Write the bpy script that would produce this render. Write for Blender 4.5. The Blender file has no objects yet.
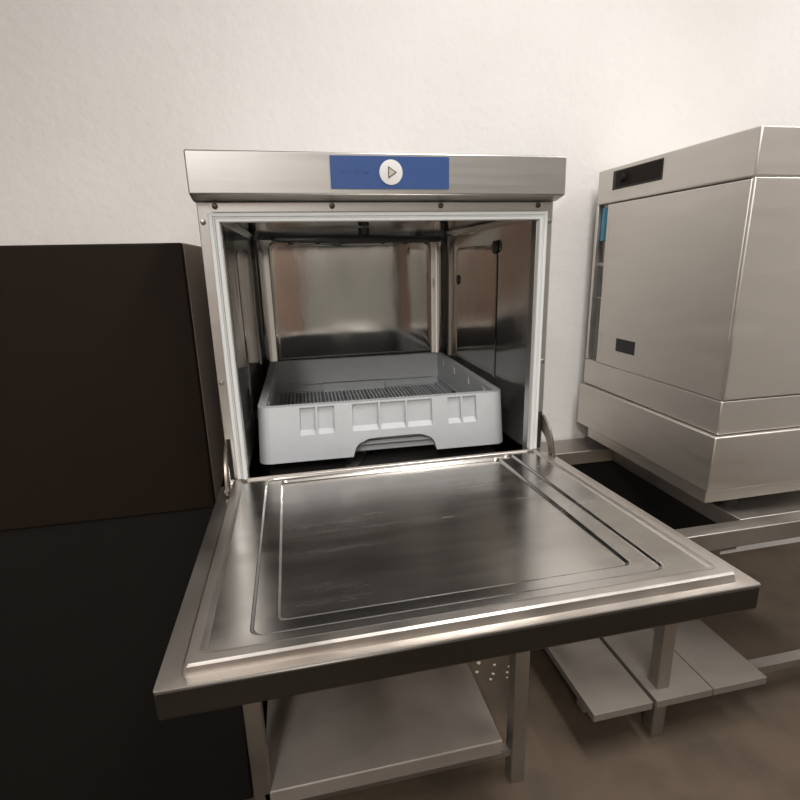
import bpy, bmesh, math, random
from mathutils import Vector, Matrix
random.seed(7)
PI = math.pi
S = bpy.context.scene
COL = S.collection

# ------------------------------------------------------------------ materials
def mat(name, col, rough=.5, metal=0.0, bump=None, rvar=None, cvar=None, spec=.5, coat=0):
    """bump=(scale vec, strength, dist)  rvar=(scale vec, lo, hi)  cvar=(scale vec, colour2, lo, hi)"""
    m = bpy.data.materials.new(name); m.use_nodes = True
    nt = m.node_tree; b = nt.nodes['Principled BSDF']
    b.inputs['Base Color'].default_value = (*col, 1)
    b.inputs['Roughness'].default_value = rough
    b.inputs['Metallic'].default_value = metal
    b.inputs['Specular IOR Level'].default_value = spec
    b.inputs['Coat Weight'].default_value = coat
    tc = nt.nodes.new('ShaderNodeTexCoord')
    def noise(sc, detail=4):
        mp = nt.nodes.new('ShaderNodeMapping'); mp.inputs['Scale'].default_value = sc
        nt.links.new(tc.outputs['Object'], mp.inputs['Vector'])
        n = nt.nodes.new('ShaderNodeTexNoise'); n.inputs['Scale'].default_value = 1
        n.inputs['Detail'].default_value = detail
        nt.links.new(mp.outputs['Vector'], n.inputs['Vector'])
        return n.outputs['Fac']
    if bump:
        bn = nt.nodes.new('ShaderNodeBump'); bn.inputs['Strength'].default_value = bump[1]
        bn.inputs['Distance'].default_value = bump[2]
        nt.links.new(noise(bump[0]), bn.inputs['Height']); nt.links.new(bn.outputs['Normal'], b.inputs['Normal'])
    if rvar:
        r = nt.nodes.new('ShaderNodeMapRange'); r.inputs['From Min'].default_value = .3; r.inputs['From Max'].default_value = .7
        r.inputs['To Min'].default_value = rvar[1]; r.inputs['To Max'].default_value = rvar[2]
        nt.links.new(noise(rvar[0], 6), r.inputs['Value']); nt.links.new(r.outputs['Result'], b.inputs['Roughness'])
    if cvar:
        r = nt.nodes.new('ShaderNodeMapRange'); r.inputs['From Min'].default_value = cvar[2]; r.inputs['From Max'].default_value = cvar[3]
        x = nt.nodes.new('ShaderNodeMix'); x.data_type = 'RGBA'
        x.inputs['A'].default_value = (*col, 1); x.inputs['B'].default_value = (*cvar[1], 1)
        nt.links.new(noise(cvar[0], 6), r.inputs['Value']); nt.links.new(r.outputs['Result'], x.inputs['Factor'])
        nt.links.new(x.outputs['Result'], b.inputs['Base Color'])
    return m

M = {}
M['steel'] = mat('brushed_steel', (.59, .575, .555), .36, 1, rvar=((3, 3, 80), .34, .42), cvar=((5, 5, 9), (.54, .525, .505), .4, .7), bump=((3, 3, 300), .04, .001))
M['steel_side'] = mat('dull_side_steel', (.52, .45, .39), .55, .2)
M['door_steel'] = mat('scuffed_door_steel', (.58, .56, .53), .24, 1, rvar=((4, 30, 9), .19, .29), cvar=((5, 13, 9), (.50, .48, .455), .42, .7))
M['door_shaded'] = mat('shaded_door_steel', (.10, .095, .088), .36, 1, rvar=((5, 5, 30), .32, .42))  # base darkened to carry the shade and dark reflection on the outer face
M['door_flange'] = mat('door_flange_steel', (.55, .51, .47), .34, 1, rvar=((20, 8, 8), .28, .42))
M['chamber'] = mat('polished_chamber_steel', (.52, .505, .48), .12, 1, rvar=((8, 8, 3), .06, .16), cvar=((6, 6, 3), (.42, .405, .385), .45, .7), bump=((7, 7, 2.5), .2, .006))
M['arm'] = mat('wash_arm_steel', (.32, .30, .28), .35, 1)
M['gasket'] = mat('pale_grey_rubber', (.66, .67, .66), .5)
M['plate_dark'] = mat('dark_floor_plate', (.05, .047, .043), .6, .5)
M['rack'] = mat('pale_grey_plastic', (.60, .615, .63), .45, cvar=((30, 30, 30), (.57, .585, .60), .4, .7))
M['blue'] = mat('blue_label', (.036, .082, .235), .35)
M['blue_dark'] = mat('blue_mark', (.031, .068, .20), .35)
M['white'] = mat('white_button', (.72, .71, .69), .35)
M['triangle'] = mat('triangle_fill', (.50, .47, .42), .4)
M['triangle_line'] = mat('triangle_line', (.09, .06, .04), .4)
M['dark'] = mat('black_recess', (.012, .011, .010), .6)
M['screw'] = mat('screw_steel', (.40, .37, .34), .3, 1)
M['screw_dark'] = mat('screw_dark', (.10, .085, .07), .4, 1)
M['hinge'] = mat('hinge_steel', (.22, .195, .17), .35, 1)
M['cabinet_black'] = mat('dark_brown_front', (.014, .009, .006), .6, spec=.12)
M['flat_black'] = mat('matte_black', (.008, .007, .006), .7, spec=.2)
M['appliance'] = mat('warm_appliance_steel', (.61, .575, .535), .46, 1, rvar=((5, 5, 30), .4, .54))
M['hose_blue'] = mat('blue_hose', (.05, .21, .32), .4)
M['cable_grey'] = mat('grey_cable', (.35, .32, .28), .5)
M['table'] = mat('dull_table_steel', (.42, .39, .355), .45, 1, rvar=((7, 30, 7), .38, .55))
M['shelf'] = mat('worn_shelf_steel', (.42, .37, .33), .6, .6, rvar=((9, 9, 9), .5, .7), cvar=((5, 5, 5), (.34, .29, .25), .4, .65))
M['board'] = mat('pale_shelf_board', (.17, .148, .125), .65, cvar=((4, 9, 4), (.14, .12, .10), .4, .65))
M['wall'] = mat('painted_plaster', (.72, .70, .68), .75, bump=((38, 38, 38), .35, .006), cvar=((3, 3, 3), (.695, .67, .65), .42, .66), spec=.2)
M['wall_far'] = mat('cream_plaster', (.66, .625, .585), .8, spec=.2)
M['floor'] = mat('brown_concrete', (.095, .066, .042), .75, cvar=((6, 6, 6), (.06, .042, .027), .4, .65), bump=((30, 30, 30), .3, .004))
M['ceiling'] = mat('ceiling_paint', (.62, .59, .55), .8)
M['green_reflect'] = mat('grey_green_reflector', (.45, .45, .41), .6)
M['red_reflect'] = mat('red_brown_reflector', (.33, .22, .17), .5)
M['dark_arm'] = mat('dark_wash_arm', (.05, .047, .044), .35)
M['chip'] = mat('white_plaster_chip', (.55, .52, .46), .8)

# ------------------------------------------------------------------ mesh helpers
class MB:
    def __init__(self): self.bm = bmesh.new()
    def box(self, x0, x1, y0, y1, z0, z1):
        v = [self.bm.verts.new(p) for p in ((x0,y0,z0),(x1,y0,z0),(x1,y1,z0),(x0,y1,z0),(x0,y0,z1),(x1,y0,z1),(x1,y1,z1),(x0,y1,z1))]
        for f in ((3,2,1,0),(4,5,6,7),(0,1,5,4),(1,2,6,5),(2,3,7,6),(3,0,4,7)): self.bm.faces.new([v[i] for i in f])
        return self
    def prism(self, poly, axis, a0, a1):
        """poly in the two other axes (in order x,y,z), extruded along axis from a0 to a1"""
        def P(p, a): q = list(p); q.insert(axis, a); return q
        lo = [self.bm.verts.new(P(p, a0)) for p in poly]; hi = [self.bm.verts.new(P(p, a1)) for p in poly]
        n = len(poly)
        self.bm.faces.new(lo[::-1]); self.bm.faces.new(hi)
        for i in range(n): self.bm.faces.new([lo[i], lo[(i+1)%n], hi[(i+1)%n], hi[i]])
        return self
    def loft(self, loops, close=True, cap_last=False, cap_first=False):
        L = [[self.bm.verts.new(p) for p in l] for l in loops]
        for a, b in zip(L, L[1:]):
            n = len(a)
            for i in range(n if close else n-1): self.bm.faces.new([a[i], a[(i+1)%n], b[(i+1)%n], b[i]])
        if cap_last: self.bm.faces.new(L[-1])
        if cap_first: self.bm.faces.new(L[0][::-1])
        return self
    def tube(self, pts, r, n=10):
        pts = [Vector(p) for p in pts]; loops = []
        for i, p in enumerate(pts):
            t = (pts[min(i+1, len(pts)-1)] - pts[max(i-1, 0)]).normalized()
            a = t.orthogonal().normalized() if i == 0 else (a - t*a.dot(t)).normalized()
            b = t.cross(a)
            loops.append([p + r*(math.cos(2*PI*k/n)*a + math.sin(2*PI*k/n)*b) for k in range(n)])
        return self.loft(loops, cap_last=True, cap_first=True)
    def disc(self, c, axis, r, h, n=24, dome=0):
        c = Vector(c); ax = [Vector((1,0,0)), Vector((0,1,0)), Vector((0,0,1))][axis]
        a = ax.orthogonal().normalized(); b = ax.cross(a)
        ring = lambda rr, hh: [c + ax*hh + rr*(math.cos(2*PI*k/n)*a + math.sin(2*PI*k/n)*b) for k in range(n)]
        loops = [ring(r, 0), ring(r, h*.7), ring(r*.85, h)]
        if dome: loops.append(ring(r*.4, h*1.2))
        return self.loft(loops, cap_last=True, cap_first=True)

def obj(name, mb, m, parent=None, bevel=0, seg=2, smooth=True, xf=None, recalc=True, sharp=32):
    bm = mb.bm
    if xf:
        for v in bm.verts: v.co = Vector(xf(*v.co))
    if recalc: bmesh.ops.recalc_face_normals(bm, faces=bm.faces)
    me = bpy.data.meshes.new(name); bm.to_mesh(me); bm.free()
    me.materials.append(M[m] if isinstance(m, str) else m)
    o = bpy.data.objects.new(name, me); COL.objects.link(o)
    if parent is not None: o.parent = parent
    if smooth:
        for p in me.polygons: p.use_smooth = True
        try: me.set_sharp_from_angle(angle=math.radians(sharp))
        except Exception: pass
    if bevel:
        md = o.modifiers.new('bevel', 'BEVEL'); md.width = bevel; md.segments = seg
        md.limit_method = 'ANGLE'; md.angle_limit = math.radians(40); md.harden_normals = False
    return o
def tag(o, label, cat, group=None):
    o['label'] = label; o['category'] = cat
    if group: o['group'] = group
    return o
def thing(name, label, cat, loc=(0,0,0), rz=0, group=None):
    o = bpy.data.objects.new(name, None); COL.objects.link(o); o.empty_display_size = .05
    o.location = loc; o.rotation_euler = (0, 0, rz)
    return tag(o, label, cat, group)
def struct(name, mb, m):
    o = obj(name, mb, m, smooth=False); o['kind'] = 'structure'; return o
def rrect(x0, x1, y0, y1, r, n=5):
    """rounded rectangle, counter-clockwise"""
    pts = []
    for cx, cy, a0 in ((x1-r, y0+r, -PI/2), (x1-r, y1-r, 0), (x0+r, y1-r, PI/2), (x0+r, y0+r, PI)):
        for k in range(n+1):
            a = a0 + PI/2*k/n; pts.append((cx + r*math.cos(a), cy + r*math.sin(a)))
    return pts

FLOOR = -.85
# ------------------------------------------------------------------ room
RX0, RX1, RY0, RY1, RZ1 = -2.3, 2.6, -3.6, .70, 1.75
struct('floor', MB().box(RX0-.1, RX1+.1, RY0-.1, RY1+.1, FLOOR-.1, FLOOR), 'floor')
struct('wall_back', MB().box(RX0-.1, RX1+.1, RY1, RY1+.1, FLOOR, RZ1), 'wall')
struct('wall_left', MB().box(RX0-.1, RX0, RY0, RY1, FLOOR, RZ1), 'wall_far')
struct('wall_right', MB().box(RX1, RX1+.1, RY0, RY1, FLOOR, RZ1), 'wall')
struct('wall_front', MB().box(RX0-.1, RX1+.1, RY0-.1, RY0, FLOOR, RZ1), 'wall_far')
struct('reflect_band', MB().box(RX0, RX1, RY0, RY0+.02, FLOOR, .32), 'green_reflect')  # unseen band, added to tint the reflections in the steel
struct('reflect_panel_1', MB().box(-2.0, -1.05, RY0+.02, RY0+.05, FLOOR, 1.2), 'red_reflect')  # unseen panel, added for a reddish reflection on the chamber wall
struct('reflect_panel_2', MB().box(-.55, .02, RY0+.02, RY0+.05, FLOOR, .52), 'red_reflect')  # unseen panel, added in place of the camera operator's reddish reflection
struct('ceiling', MB().box(RX0-.1, RX1+.1, RY0-.1, RY1+.1, RZ1, RZ1+.1), 'ceiling')

# ------------------------------------------------------------------ the dishwasher
BX0, BX1 = -.2947, .2924
CX = .262; CZ0, CZ1 = -.012, .430
dw = thing('dishwasher', 'open front-loading stainless steel dishwasher with blue label on its header, drop-down door lowered', 'dishwasher')
b = MB()
b.box(BX0, -CX, 0, .02, -.09, .449); b.box(CX, BX1, 0, .02, -.09, .449)       # front frame
b.box(-CX, CX, 0, .02, CZ1, .449); b.box(-CX, CX, .0, .02, -.09, CZ0)
b.box(BX0, BX0+.003, .02, .65, -.09, .449); b.box(BX1-.003, BX1, .02, .65, -.09, .449)
b.box(BX0+.003, BX1-.003, .647, .65, -.09, .449)
b.box(BX0, BX1, 0, .65, -.275, -.09)
obj('body', b, 'steel', dw, bevel=.0015)
for sx in (-.26, .26):
    for sy in (.05, .6): obj('foot', MB().disc((sx, sy, -.30), 2, .02, .026), 'dark', dw)
# header with its bevelled under-edge running back to the lid
h = MB().prism([(-.0286, .4563), (-.0286, .5164), (.655, .5164), (.655, .4495), (.0, .4495)], 0, -.2996, .298)
hd = obj('header_panel', h, 'steel', dw, bevel=.0022)
lab = obj('control_label', MB().prism(rrect(-.0935, .0938, .4643, .5112, .0015, 2), 1, -.0300, -.0284), 'blue', hd)
lab['label'] = 'blue rectangular label strip'
btn = obj('start_button', MB().disc((.0, -.0298, .4882), 1, .0182, -.0016, 32), 'white', hd)
btn['label'] = 'round white start button with triangle'
tr = [(-.0046, .0088), (-.0046, -.0092), (.0089, -.0002)]
def tri(s): 
    cx = sum(p[0] for p in tr)/3; cz = sum(p[1] for p in tr)/3
    return [(cx + (x-cx)*s, .4882 + cz + (z-cz)*s) for x, z in tr]
obj('triangle_outline', MB().prism(tri(1.0), 1, -.0320, -.0310), 'triangle_line', hd, smooth=False)
obj('triangle_fill', MB().prism(tri(.70), 1, -.0324, -.0312), 'triangle', hd, smooth=False)
mk = MB()
mk.prism([(-.0765, .4930), (-.0765, .4840), (-.0700, .4885)], 1, -.0303, -.0299)
for x in (-.056, -.0515): mk.box(x, x+.0022, -.0303, -.0299, .4845, .4915)
mk.disc((-.038, -.0299, .489), 1, .0036, -.0004, 12)
obj('faint_marks', mk, 'blue_dark', hd, smooth=False)
# strip under the header with four screws, and frame screws
st = MB().prism([(-.280, .4475), (-.272, .4338), (.268, .4338), (.277, .4475)], 1, -.0025, .001)
strip = obj('cover_strip', st, 'steel', dw, bevel=.0006)
for x in (-.268, -.091, .088, .262):
    s_ = MB().disc((x, -.0024, .4425), 1, .0044, -.003, 14, 1)
    s_.box(x-.0036, x+.0036, -.0062, -.005, .4419, .4431)
    obj('screw', s_, 'screw_dark', strip)
for x, z in ((-.2878, .420), (.2865, .417), (-.2878, .168), (.2862, .169)):
    s_ = MB().disc((x, .0002, z), 1, .0040, -.003, 14, 1)
    obj('frame_screw', s_, 'screw', dw)
# gasket : two ribs and a groove, running up one side, over the top and down the other
def ustrip(mb, xi, xo, zi, zo, y0, y1, z0=-.002):
    e = (y1-y0)*.18; d = min((xo-xi)*.2, .0012)                      # swept section with softened front corners
    path = [((-xo, z0), (-xi, z0)), ((-xo, zo), (-xi, zi)), ((xo, zo), (xi, zi)), ((xo, z0), (xi, z0))]
    loops = []
    for a, b_ in path:
        A, B = Vector(a), Vector(b_); t = d/(xo-xi)
        sec = [(A, y1), (A, y0+e), (A.lerp(B, t), y0), (A.lerp(B, 1-t), y0), (B, y0+e), (B, y1)]
        loops.append([(p[0], y, p[1]) for p, y in sec])
    mb.loft(loops, cap_last=True, cap_first=True)
g = MB()
ustrip(g, .2725, .2795, .4265, .4325, -.0075, .002)
ustrip(g, .2700, .2725, .4245, .4265, -.0074, .002)
ustrip(g, .2630, .2700, .4190, .4245, -.0095, .004)
obj('door_gasket', g, 'gasket', dw)
# wash chamber
def sidewall(n=6):
    """plan of the liner, front left -> back -> front right, rounded rear corners"""
    L = [(-.2625, .004), (-.2650, .03)]; xb0, xb1, yb, r = -.2520, .2840, .628, .028
    for k in range(n+1):
        a = PI - PI/2*k/n; L.append((xb0 + r + r*math.cos(a), yb - r + r*math.sin(a)))
    for k in range(n+1):
        a = PI/2 - PI/2*k/n; L.append((xb1 - r + r*math.cos(a), yb - r + r*math.sin(a)))
    L += [(.2720, .03), (.2625, .004)]; return L
pl = sidewall()
c = MB()
rings = [[(x*.96, .004 + (y-.004)*.985, -.074) for x, y in pl], [(x, y, -.055) for x, y in pl], [(x, y, .418) for x, y in pl], [(x*.97, .004 + (y-.004)*.985, CZ1) for x, y in pl]]
c.loft(rings, close=False)
c.bm.faces.new([v for v in list(c.bm.verts)[:len(pl)]])
c.bm.faces.new([v for v in list(c.bm.verts)[-len(pl):]])
ch = obj('wash_chamber', c, 'chamber', dw, recalc=False)
# pressed panels of the liner
def pressed(name, fn, u0, u1, w0, w1, r, d, parent, m='chamber'):
    """fn(u, w, depth) -> point; a shallow pressed panel with a rolled edge"""
    mb = MB(); loops = []
    for off, dep in ((0, .0003), (.002, d*.8), (.004, d), (.016, d*.9)):
        loops.append([fn(u, w, dep) for u, w in rrect(u0+off, u1-off, w0+off, w1-off, max(r-off*.5, .004), 6)])
    mb.loft(loops, cap_last=True)
    return obj(name, mb, m, parent)
pressed('back_panel', lambda u, w, d: (u, .628-d, w), -.213, .246, -.02, .414, .02, .0028, ch)
def rside(u, w, d): return (.2720 + (u-.03)/.598*.0120 - d, u, w)
def lside(u, w, d): return (-.2650 + (u-.03)/.598*.0130 + d, u, w)
pressed('side_panel', rside, .20, .50, .00, .385, .03, .0013, ch)
pressed('side_panel', lside, .20, .50, .00, .385, .03, .0013, ch)
for (y, z, r) in ((.476, .303, .013), (.215, .379, .014)):
    k = MB().disc((rside(y, 0, .001)[0], y, z), 0, r, -.0035, 24)
    obj('wall_plug', k, 'dark_arm', ch)
obj('floor_plate', MB().prism(rrect(-.235, .25, .03, .60, .02, 4), 2, -.0562, -.0535), 'plate_dark', ch)  # dark plate added to blacken the chamber floor below the rack
# rails that carry the rack
for sx in (-.226, .240):
    r = MB(); r.box(sx-.012, sx+.012, .16, .61, -.0310, -.0256)
    r.box(sx-.002, sx+.002, .16, .61, -.056, -.030)
    obj('rack_rail', r, 'chamber', ch, bevel=.001)
# wash arms
def wash_arm(name, cz, ang, up, m):
    mb = MB(); s = 1 if up else -1
    loops = []
    for t, w, hgt in ((-.21, .010, .004), (-.20, .017, .007), (-.06, .022, .009), (0, .030, .010), (.06, .022, .009), (.20, .017, .007), (.21, .010, .004)):
        loops.append([(t, w*math.cos(a), hgt*math.sin(a)) for a in [2*PI*k/12 for k in range(12)]])
    mb.loft(loops, cap_last=True, cap_first=True)
    for t in (-.17, -.11, -.05, .05, .11, .17): mb.disc((t, .004, s*.007), 2, .006, s*.004, 10)
    mb.disc((0, 0, -s*(.012 if up else .024)), 2, .012, s*(.016 if up else .028), 20)
    ca, sa = math.cos(ang), math.sin(ang)
    return obj(name, mb, m, ch, xf=lambda x, y, z: (.005 + ca*x - sa*y, .31 + sa*x + ca*y, cz + z))
wash_arm('wash_arm', .404, .35, False, 'dark_arm')
wash_arm('wash_arm', -.050, 1.2, True, 'arm')
# ---------------- the lowered door (plane tips up slightly towards its front edge)
DZ, TILT = -.0058, -.0466
D = lambda x, y, w: (x, y, DZ + TILT*y + w)
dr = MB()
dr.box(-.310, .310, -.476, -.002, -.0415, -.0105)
do = obj('door', dr, 'door_shaded', dw, bevel=.003, xf=D)
fl = MB()     # flange around the tray
loops = []
for x, yf, yb, w, r in ((.310, -.476, -.0005, -.0105, .003), (.3095, -.4755, -.001, -.0092, .003), (.2885, -.4665, -.0015, -.0086, .005),
                        (.2870, -.4645, -.002, .0002, .004), (.2850, -.4622, -.0025, .0022, .004), (.2750, -.4525, -.0035, .0022, .008), (.2715, -.4490, -.004, -.0005, .008), (.2690, -.4465, -.0045, -.0012, .008)):
    loops.append([(p[0], p[1], w) for p in rrect(-x, x, yf, yb, r, 5)])
fl.loft(loops)
obj('door_rim', fl, 'door_flange', do, xf=D, sharp=24)
tr_ = MB(); loops = []
for x0, x1, yf, yb, w, r in ((-.2690, .2690, -.4465, -.0045, -.0012, .008), (-.2322, .2262, -.4345, -.0058, -.0012, .012), (-.2315, .2255, -.4335, -.0064, -.0015, .012),
                        (-.2295, .2235, -.4295, -.0080, -.0042, .011), (-.2288, .2228, -.4285, -.0086, -.0045, .011),
                        (-.2070, .1985, -.4120, -.0142, -.0045, .008), (-.2062, .1977, -.4110, -.0150, -.0048, .008), (-.2036, .1951, -.4058, -.0176, -.0082, .007), (-.2028, .1943, -.4048, -.0184, -.0085, .007)):
    loops.append([(p[0], p[1], w) for p in rrect(x0, x1, yf, yb, r, 5)])
tr_.loft(loops, cap_last=True)
obj('inner_panel', tr_, 'door_steel', do, xf=D, sharp=7)
# hinge arms: curved straps leaving slots in the frame
for sx, w in ((-.2925, -1), (.2905, 1)):
    a = MB(); poly = [(.003, .0665), (-.012, .0625), (-.026, .054), (-.038, .041), (-.047, .025), (-.053, .008), (-.056, -.009),
        (-.0375, -.009), (-.035, .004), (-.030, .015), (-.0225, .0245), (-.012, .031), (.003, .0345)]
    a.prism(poly, 0, sx-.0025, sx+.0025)
    a.disc((sx - .004*1, -.049, -.003), 0, .006, .008, 12)
    obj('hinge_arm', a, 'hinge', dw, bevel=.0008)
    xs = -.2885 if w < 0 else .2865
    obj('hinge_slot', MB().box(xs-.0035, xs+.0035, -.0008, .003, -.004, .070), 'dark', dw)

# ------------------------------------------------------------------ the rack
W, H = .25, .113
flare = lambda x, y, z: (x*(1 + .024*(1 - z/H)), y*(1 + .024*(1 - z/H)), z)
rk = thing('dish_rack', 'pale grey plastic dish rack pushed inside the open dishwasher', 'rack', (.0114, .108+.25, -.0253), -.0256)
def place(side):
    ca, sa = math.cos(side*PI/2), math.sin(side*PI/2)
    return lambda x, y, z: (ca*x - sa*y, sa*x + ca*y, z)
Rc = .022
def u(t): return -W + 2*W*t
def wall_mesh(front):
    mb = MB(); y0, y1, y2 = -W, -W+.008, -W+.016
    zb, zt = .47*H, .965*H
    a0, a1 = u(.368), u(.70)
    arch = [(a0-.002, 0), (a0+.003, .16*H), (a0+.010, .24*H), (a0+.030, .315*H), (a0+.05, .325*H), (a1-.05, .33*H), (a1-.030, .325*H), (a1-.010, .25*H), (a1-.003, .17*H), (a1+.002, 0)]
    lower = [(-W+Rc, .0), ] + arch + [(W-Rc, 0), (W-Rc, zb), (-W+Rc, zb)]
    mb.prism(lower, 1, y0, y2)
    mb.box(-W+Rc, W-Rc, y0, y2, zt, H)
    cells = [(.160, .221), (.229, .295), (.365, .470), (.478, .580), (.588, .690), (.757, .812), (.820, .878)]
    edges = [0 + Rc/(2*W)] + [e for c_ in cells for e in c_] + [1 - Rc/(2*W)]
    for i in range(0, len(edges), 2): mb.box(u(edges[i]), u(edges[i+1]), y0, y1, zb, zt)
    mb.box(-W+Rc, W-Rc, y1, y2, zb, zt)
    for a, b_ in cells:                                                         # sloping sills
        mb.prism([(y0+.0003, zb), (y1, zb), (y1, zb+.009)], 0, u(a), u(b_))
    return mb
for s in range(4):
    o = obj('front_wall' if s == 0 else 'rack_wall', wall_mesh(s == 0), 'rack', rk, xf=lambda x, y, z: flare(*place(s)(x, y, z)), smooth=True)
for s in range(4):
    cr = MB(); poly = []
    for k in range(7):
        a = PI + PI/2*k/6; poly.append((-W+Rc + Rc*math.cos(a), -W+Rc + Rc*math.sin(a)))
    for k in range(6, -1, -1):
        a = PI + PI/2*k/6; poly.append((-W+Rc + (Rc-.016)*math.cos(a), -W+Rc + (Rc-.016)*math.sin(a)))
    cr.loft([[place(s)(x, y, z) for x, y in poly] for z in (0, H)], cap_last=True, cap_first=True)
    obj('corner_post', cr, 'rack', rk, xf=flare)
for s in (0, 2):
    pm = place(s); t = MB()
    t.prism([(u(.36), .0), (u(.71), .0), (u(.71), .42*H), (u(.36), .42*H)], 1, -W+.030, -W+.034)
    for z in (.008, .018, .028, .038): t.box(u(.37), u(.70), -W+.028, -W+.031, z, z+.003)
    t.box(u(.36), u(.71), -W+.014, -W+.034, .40*H, .42*H)
    obj('handle_recess', t, 'rack', rk, xf=lambda x, y, z: flare(*pm(x, y, z)))
gr = MB(); n = 46; e = W-.016
for i in range(n+1):
    t = -e + 2*e*i/n; wd = .0027 if i % 6 else .004
    gr.box(t-wd, t+wd, -e, e, .0180, .0215); gr.box(-e, e, t-wd, t+wd, .0180, .0215)
for s in range(4):
    pm = place(s)
    a = pm(-e, -e, 0); b_ = pm(e, -e+.008, 0)
    gr.box(min(a[0], b_[0]), max(a[0], b_[0]), min(a[1], b_[1]), max(a[1], b_[1]), .016, .0235)
obj('base_grid', gr, 'rack', rk, smooth=False)
lg = MB()
for s in range(4):
    pm = place(s); a = pm(-W+.03, -W+.018, 0); b_ = pm(W-.03, -W+.0205, 0)
    lg.box(min(a[0], b_[0]), max(a[0], b_[0]), min(a[1], b_[1]), max(a[1], b_[1]), .045, .049)
    for t in (-.17, -.06, .06, .17):
        a = pm(t-.008, -W+.0155, 0); b_ = pm(t+.008, -W+.0185, 0)
        lg.box(min(a[0], b_[0]), max(a[0], b_[0]), min(a[1], b_[1]), max(a[1], b_[1]), .088, .104)
obj('inner_ledge', lg, 'rack', rk, smooth=False)

# ------------------------------------------------------------------ the table the dishwasher stands on
tb = thing('steel_table', 'steel table under the open dishwasher with a lower shelf and square legs', 'table', (0, 0, FLOOR))
Z = -FLOOR
tx = lambda z: z + Z
obj('table_top', MB().box(-.325, .300, -.01, .66, tx(-.34), tx(-.3001)), 'table', tb, bevel=.002)
for x in (-.32, .258):
    for y in (0, .61): obj('leg', MB().box(x, x+.034, y, y+.034, .0, tx(-.34)), 'table', tb, bevel=.002)
sh = MB().box(-.30, .235, .0, .64, tx(-.755), tx(-.715)); 
obj('lower_shelf', sh, 'shelf', tb, bevel=.003)
for y in (.008, .618): obj('shelf_bearer', MB().box(-.30, .27, y, y+.018, tx(-.775), tx(-.7555)), 'table', tb)

# ------------------------------------------------------------------ the appliance left of the dishwasher
cb = thing('undercounter_cabinet', 'dark-fronted steel-sided appliance at left of the dishwasher', 'appliance', (-.64, .1, FLOOR))
o_ = lambda x, y, z: (x + .64, y - .1, z - FLOOR)
obj('body', MB().box(-.94, -.34, .118, .675, -.10, .395), 'steel_side', cb, bevel=.002, xf=o_)
obj('front_door', MB().box(-.94, -.3405, .100, .117, -.10, .3945), 'cabinet_black', cb, bevel=.003, xf=o_)
obj('handle', MB().box(-.90, -.88, .078, .101, .05, .30), 'flat_black', cb, bevel=.004, xf=o_)
obj('shade_base', MB().box(-.938, -.341, .105, .67, FLOOR, -.1005), 'flat_black', cb, bevel=.002, xf=o_)  # black colour stands in for the shadow below the lowered door

# ------------------------------------------------------------------ right-hand open frame table
ft = thing('frame_table', 'open steel frame table at right, with back ledge and boarded lower shelf', 'table', (.9, .3, FLOOR))
o_ = lambda x, y, z: (x - .9, y - .3, z - FLOOR)
obj('back_ledge', MB().box(.46, 1.45, .572, .692, -.315, -.27), 'table', ft, bevel=.002, xf=o_)
obj('front_rail', MB().box(.46, 1.45, .02, .06, -.315, -.27), 'table', ft, bevel=.002, xf=o_)
obj('side_rail', MB().box(.46, .50, .06, .572, -.315, -.27), 'table', ft, bevel=.002, xf=o_)
obj('top_plate', MB().box(.862, 1.45, .06, .572, -.315, -.27), 'table', ft, bevel=.002, xf=o_)
obj('back_panel', MB().box(.47, 1.44, .60, .61, -.66, -.316), 'flat_black', ft, xf=o_)  # added black sheet, stands in for the shade inside the open frame
for x in (.66, 1.41):
    for y in (.03, .65): obj('leg', MB().box(x, x+.035, y, y+.035, FLOOR, -.315), 'table', ft, bevel=.002, xf=o_)
for x in (.466, .637, .800):
    obj('shelf_board', MB().box(x, x+.160, .0, .64, -.722, -.70), 'board', ft, bevel=.002, xf=o_)
for y in (.05, .58): obj('shelf_bearer', MB().box(.47, 1.44, y, y+.03, -.745, -.723), 'table', ft, xf=o_)

# ------------------------------------------------------------------ right-hand appliance
ap = thing('catering_appliance', 'tall warm-grey steel appliance at right with a blue hose behind its panel', 'appliance', (1.0, .4, -.27))
o_ = lambda x, y, z: (x - 1.0, y - .4, z + .27)
AX = .78
obj('header_panel', MB().box(AX, 1.30, .08, .645, .505, .601), 'appliance', ap, bevel=.004, xf=o_)
dsp = obj('display_recess', MB().box(AX-.0012, AX+.01, .36, .568, .539, .590), 'dark', ap, xf=o_)
obj('display_plate', MB().box(AX-.0022, AX-.001, .365, .553, .545, .587), 'cabinet_black', dsp, xf=o_)
obj('control_knob', MB().disc((AX-.002, .517, .566), 0, .012, -.012, 20), 'flat_black', dsp, xf=o_)
obj('back_post', MB().box(AX, AX+.02, .633, .645, .03, .505), 'appliance', ap, bevel=.001, xf=o_)
pn = obj('side_panel', MB().box(AX-.002, AX+.012, .085, .583, .028, .502), 'appliance', ap, bevel=.003, xf=o_)
obj('panel_seam', MB().box(AX-.0026, AX, .566, .568, .06, .47), 'steel_side', pn, xf=o_)
obj('handle_notch', MB().box(AX-.003, AX+.001, .40, .486, .080, .118), 'dark', pn, xf=o_)
obj('inner_casing', MB().box(AX+.07, 1.29, .09, .64, .03, .503), 'dark', ap, xf=o_)
obj('base_band', MB().box(AX-.001, 1.30, .08, .648, -.053, .028), 'appliance', ap, bevel=.003, xf=o_)
obj('lower_housing', MB().box(AX-.014, 1.30, .07, .648, -.192, -.055), 'appliance', ap, bevel=.003, xf=o_)
obj('drip_skirt', MB().box(AX+.012, 1.28, .10, .62, -.238, -.192), 'appliance', ap, bevel=.003, xf=o_)
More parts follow.
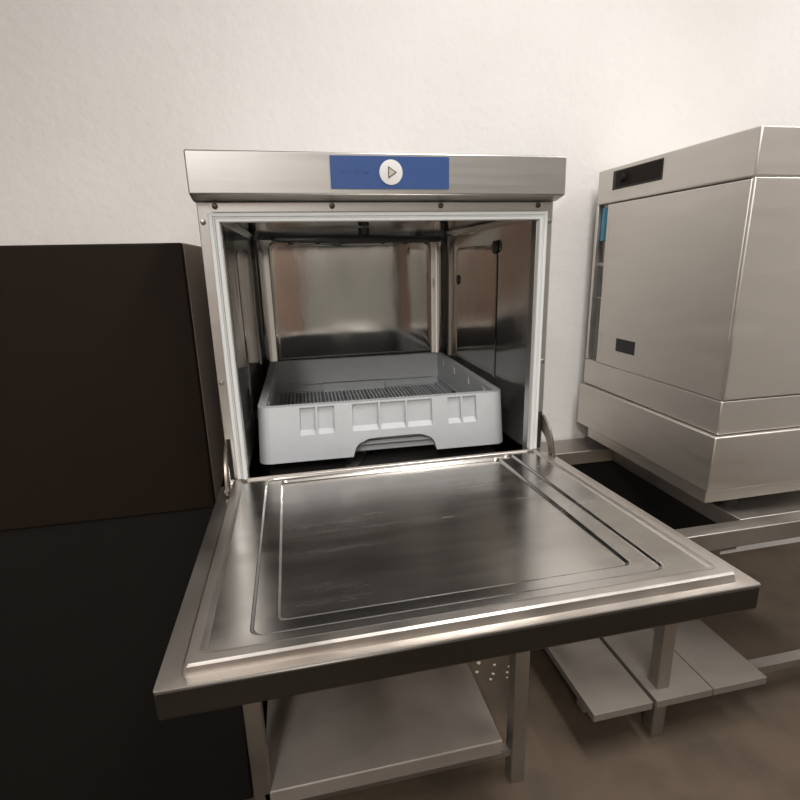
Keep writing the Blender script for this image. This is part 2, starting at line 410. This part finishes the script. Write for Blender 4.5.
for x, y in ((.90, .14), (1.22, .14), (.90, .60), (1.22, .60)): obj('foot', MB().disc((x, y, -.2695), 2, .022, .033), 'dark', ap, xf=o_)
hs = obj('blue_hose', MB().tube([(AX+.022, .612, .495), (AX+.022, .614, .46), (AX+.022, .616, .40)], .017, 14), 'hose_blue', ap, xf=o_)
hs['label'] = 'bright blue hose end'
obj('grey_cable', MB().tube([(AX+.022, .616, .402), (AX+.02, .610, .36), (AX+.03, .622, .30), (AX+.03, .61, .22), (AX+.03, .615, .04)], .006), 'cable_grey', ap, xf=o_)
obj('hose_clip', MB().box(AX+.012, AX+.016, .588, .634, .226, .229), 'screw', ap, xf=o_)
obj('hose_clip', MB().box(AX+.012, AX+.016, .60, .634, .325, .335), 'screw', ap, xf=o_)
obj('front_panel', MB().box(AX, 1.30, .078, .0895, .03, .5045), 'appliance', ap, bevel=.003, xf=o_)

# ------------------------------------------------------------------ plaster chips on the floor
for i, (x, y, s) in enumerate(((.300, .34, .010), (.330, .305, .007), (.345, .322, .009), (.380, .30, .006), (.405, .335, .012), (.425, .36, .009), (.362, .355, .008), (.318, .372, .011), (.388, .318, .008))):
    m_ = MB(); bmesh.ops.create_icosphere(m_.bm, subdivisions=1, radius=s*.62)
    for v in m_.bm.verts: v.co = Vector((v.co.x*random.uniform(.8, 1.3), v.co.y*random.uniform(.7, 1.2), max(v.co.z*random.uniform(.4, .7), -.3*s) + .3*s))
    o = obj('plaster_chip', m_, 'chip', smooth=False); o.location = (x, y, FLOOR)
    tag(o, 'small white plaster chip on the brown floor between the lower shelf and a table leg', 'debris', 'plaster chips on the floor')

# ------------------------------------------------------------------ lights
def lamp(name, loc, size, power, col=(1, .982, .962), rot=(0, 0, 0)):
    l = bpy.data.lights.new(name, 'AREA'); l.shape = 'RECTANGLE'; l.size, l.size_y = size; l.energy = power; l.color = col
    o = bpy.data.objects.new(name, l); COL.objects.link(o); o.location = loc; o.rotation_euler = rot; return o
lamp('overhead_light', (.45, -.62, 1.72), (.25, 1.3), 46)
lamp('overhead_light', (1.95, -.40, 1.72), (.25, 1.3), 33)
lamp('overhead_light', (-.8, -2.4, 1.72), (.25, 1.3), 80)  # added fill light near the front wall, brightens the room
w = bpy.data.worlds.new('world'); S.world = w; w.use_nodes = True
w.node_tree.nodes['Background'].inputs['Color'].default_value = (.9, .85, .8, 1)
w.node_tree.nodes['Background'].inputs['Strength'].default_value = .05

# ------------------------------------------------------------------ camera (solved from the photograph's straight edges)
cam = bpy.data.cameras.new('camera'); co = bpy.data.objects.new('camera', cam); COL.objects.link(co)
r = Vector((.97699664, -.21196753, -.02339524)); up = Vector((.07741238, .25029102, .96507084)); fw = Vector((.19870807, .94468205, -.26094239))
mw = Matrix((( r.x, up.x, -fw.x, -.17150217), (r.y, up.y, -fw.y, -.87198588), (r.z, up.z, -fw.z, .3567866), (0, 0, 0, 1)))
co.matrix_world = mw
cam.sensor_fit = 'HORIZONTAL'; cam.sensor_width = 36; cam.lens = 36*514.795/800; cam.clip_start = .01
cam.shift_y = -.5/800
S.camera = co
S.view_settings.view_transform = 'Standard'; S.view_settings.look = 'None'
S.view_settings.exposure = -0.47; S.view_settings.gamma = 1; S.view_settings.use_curve_mapping = False
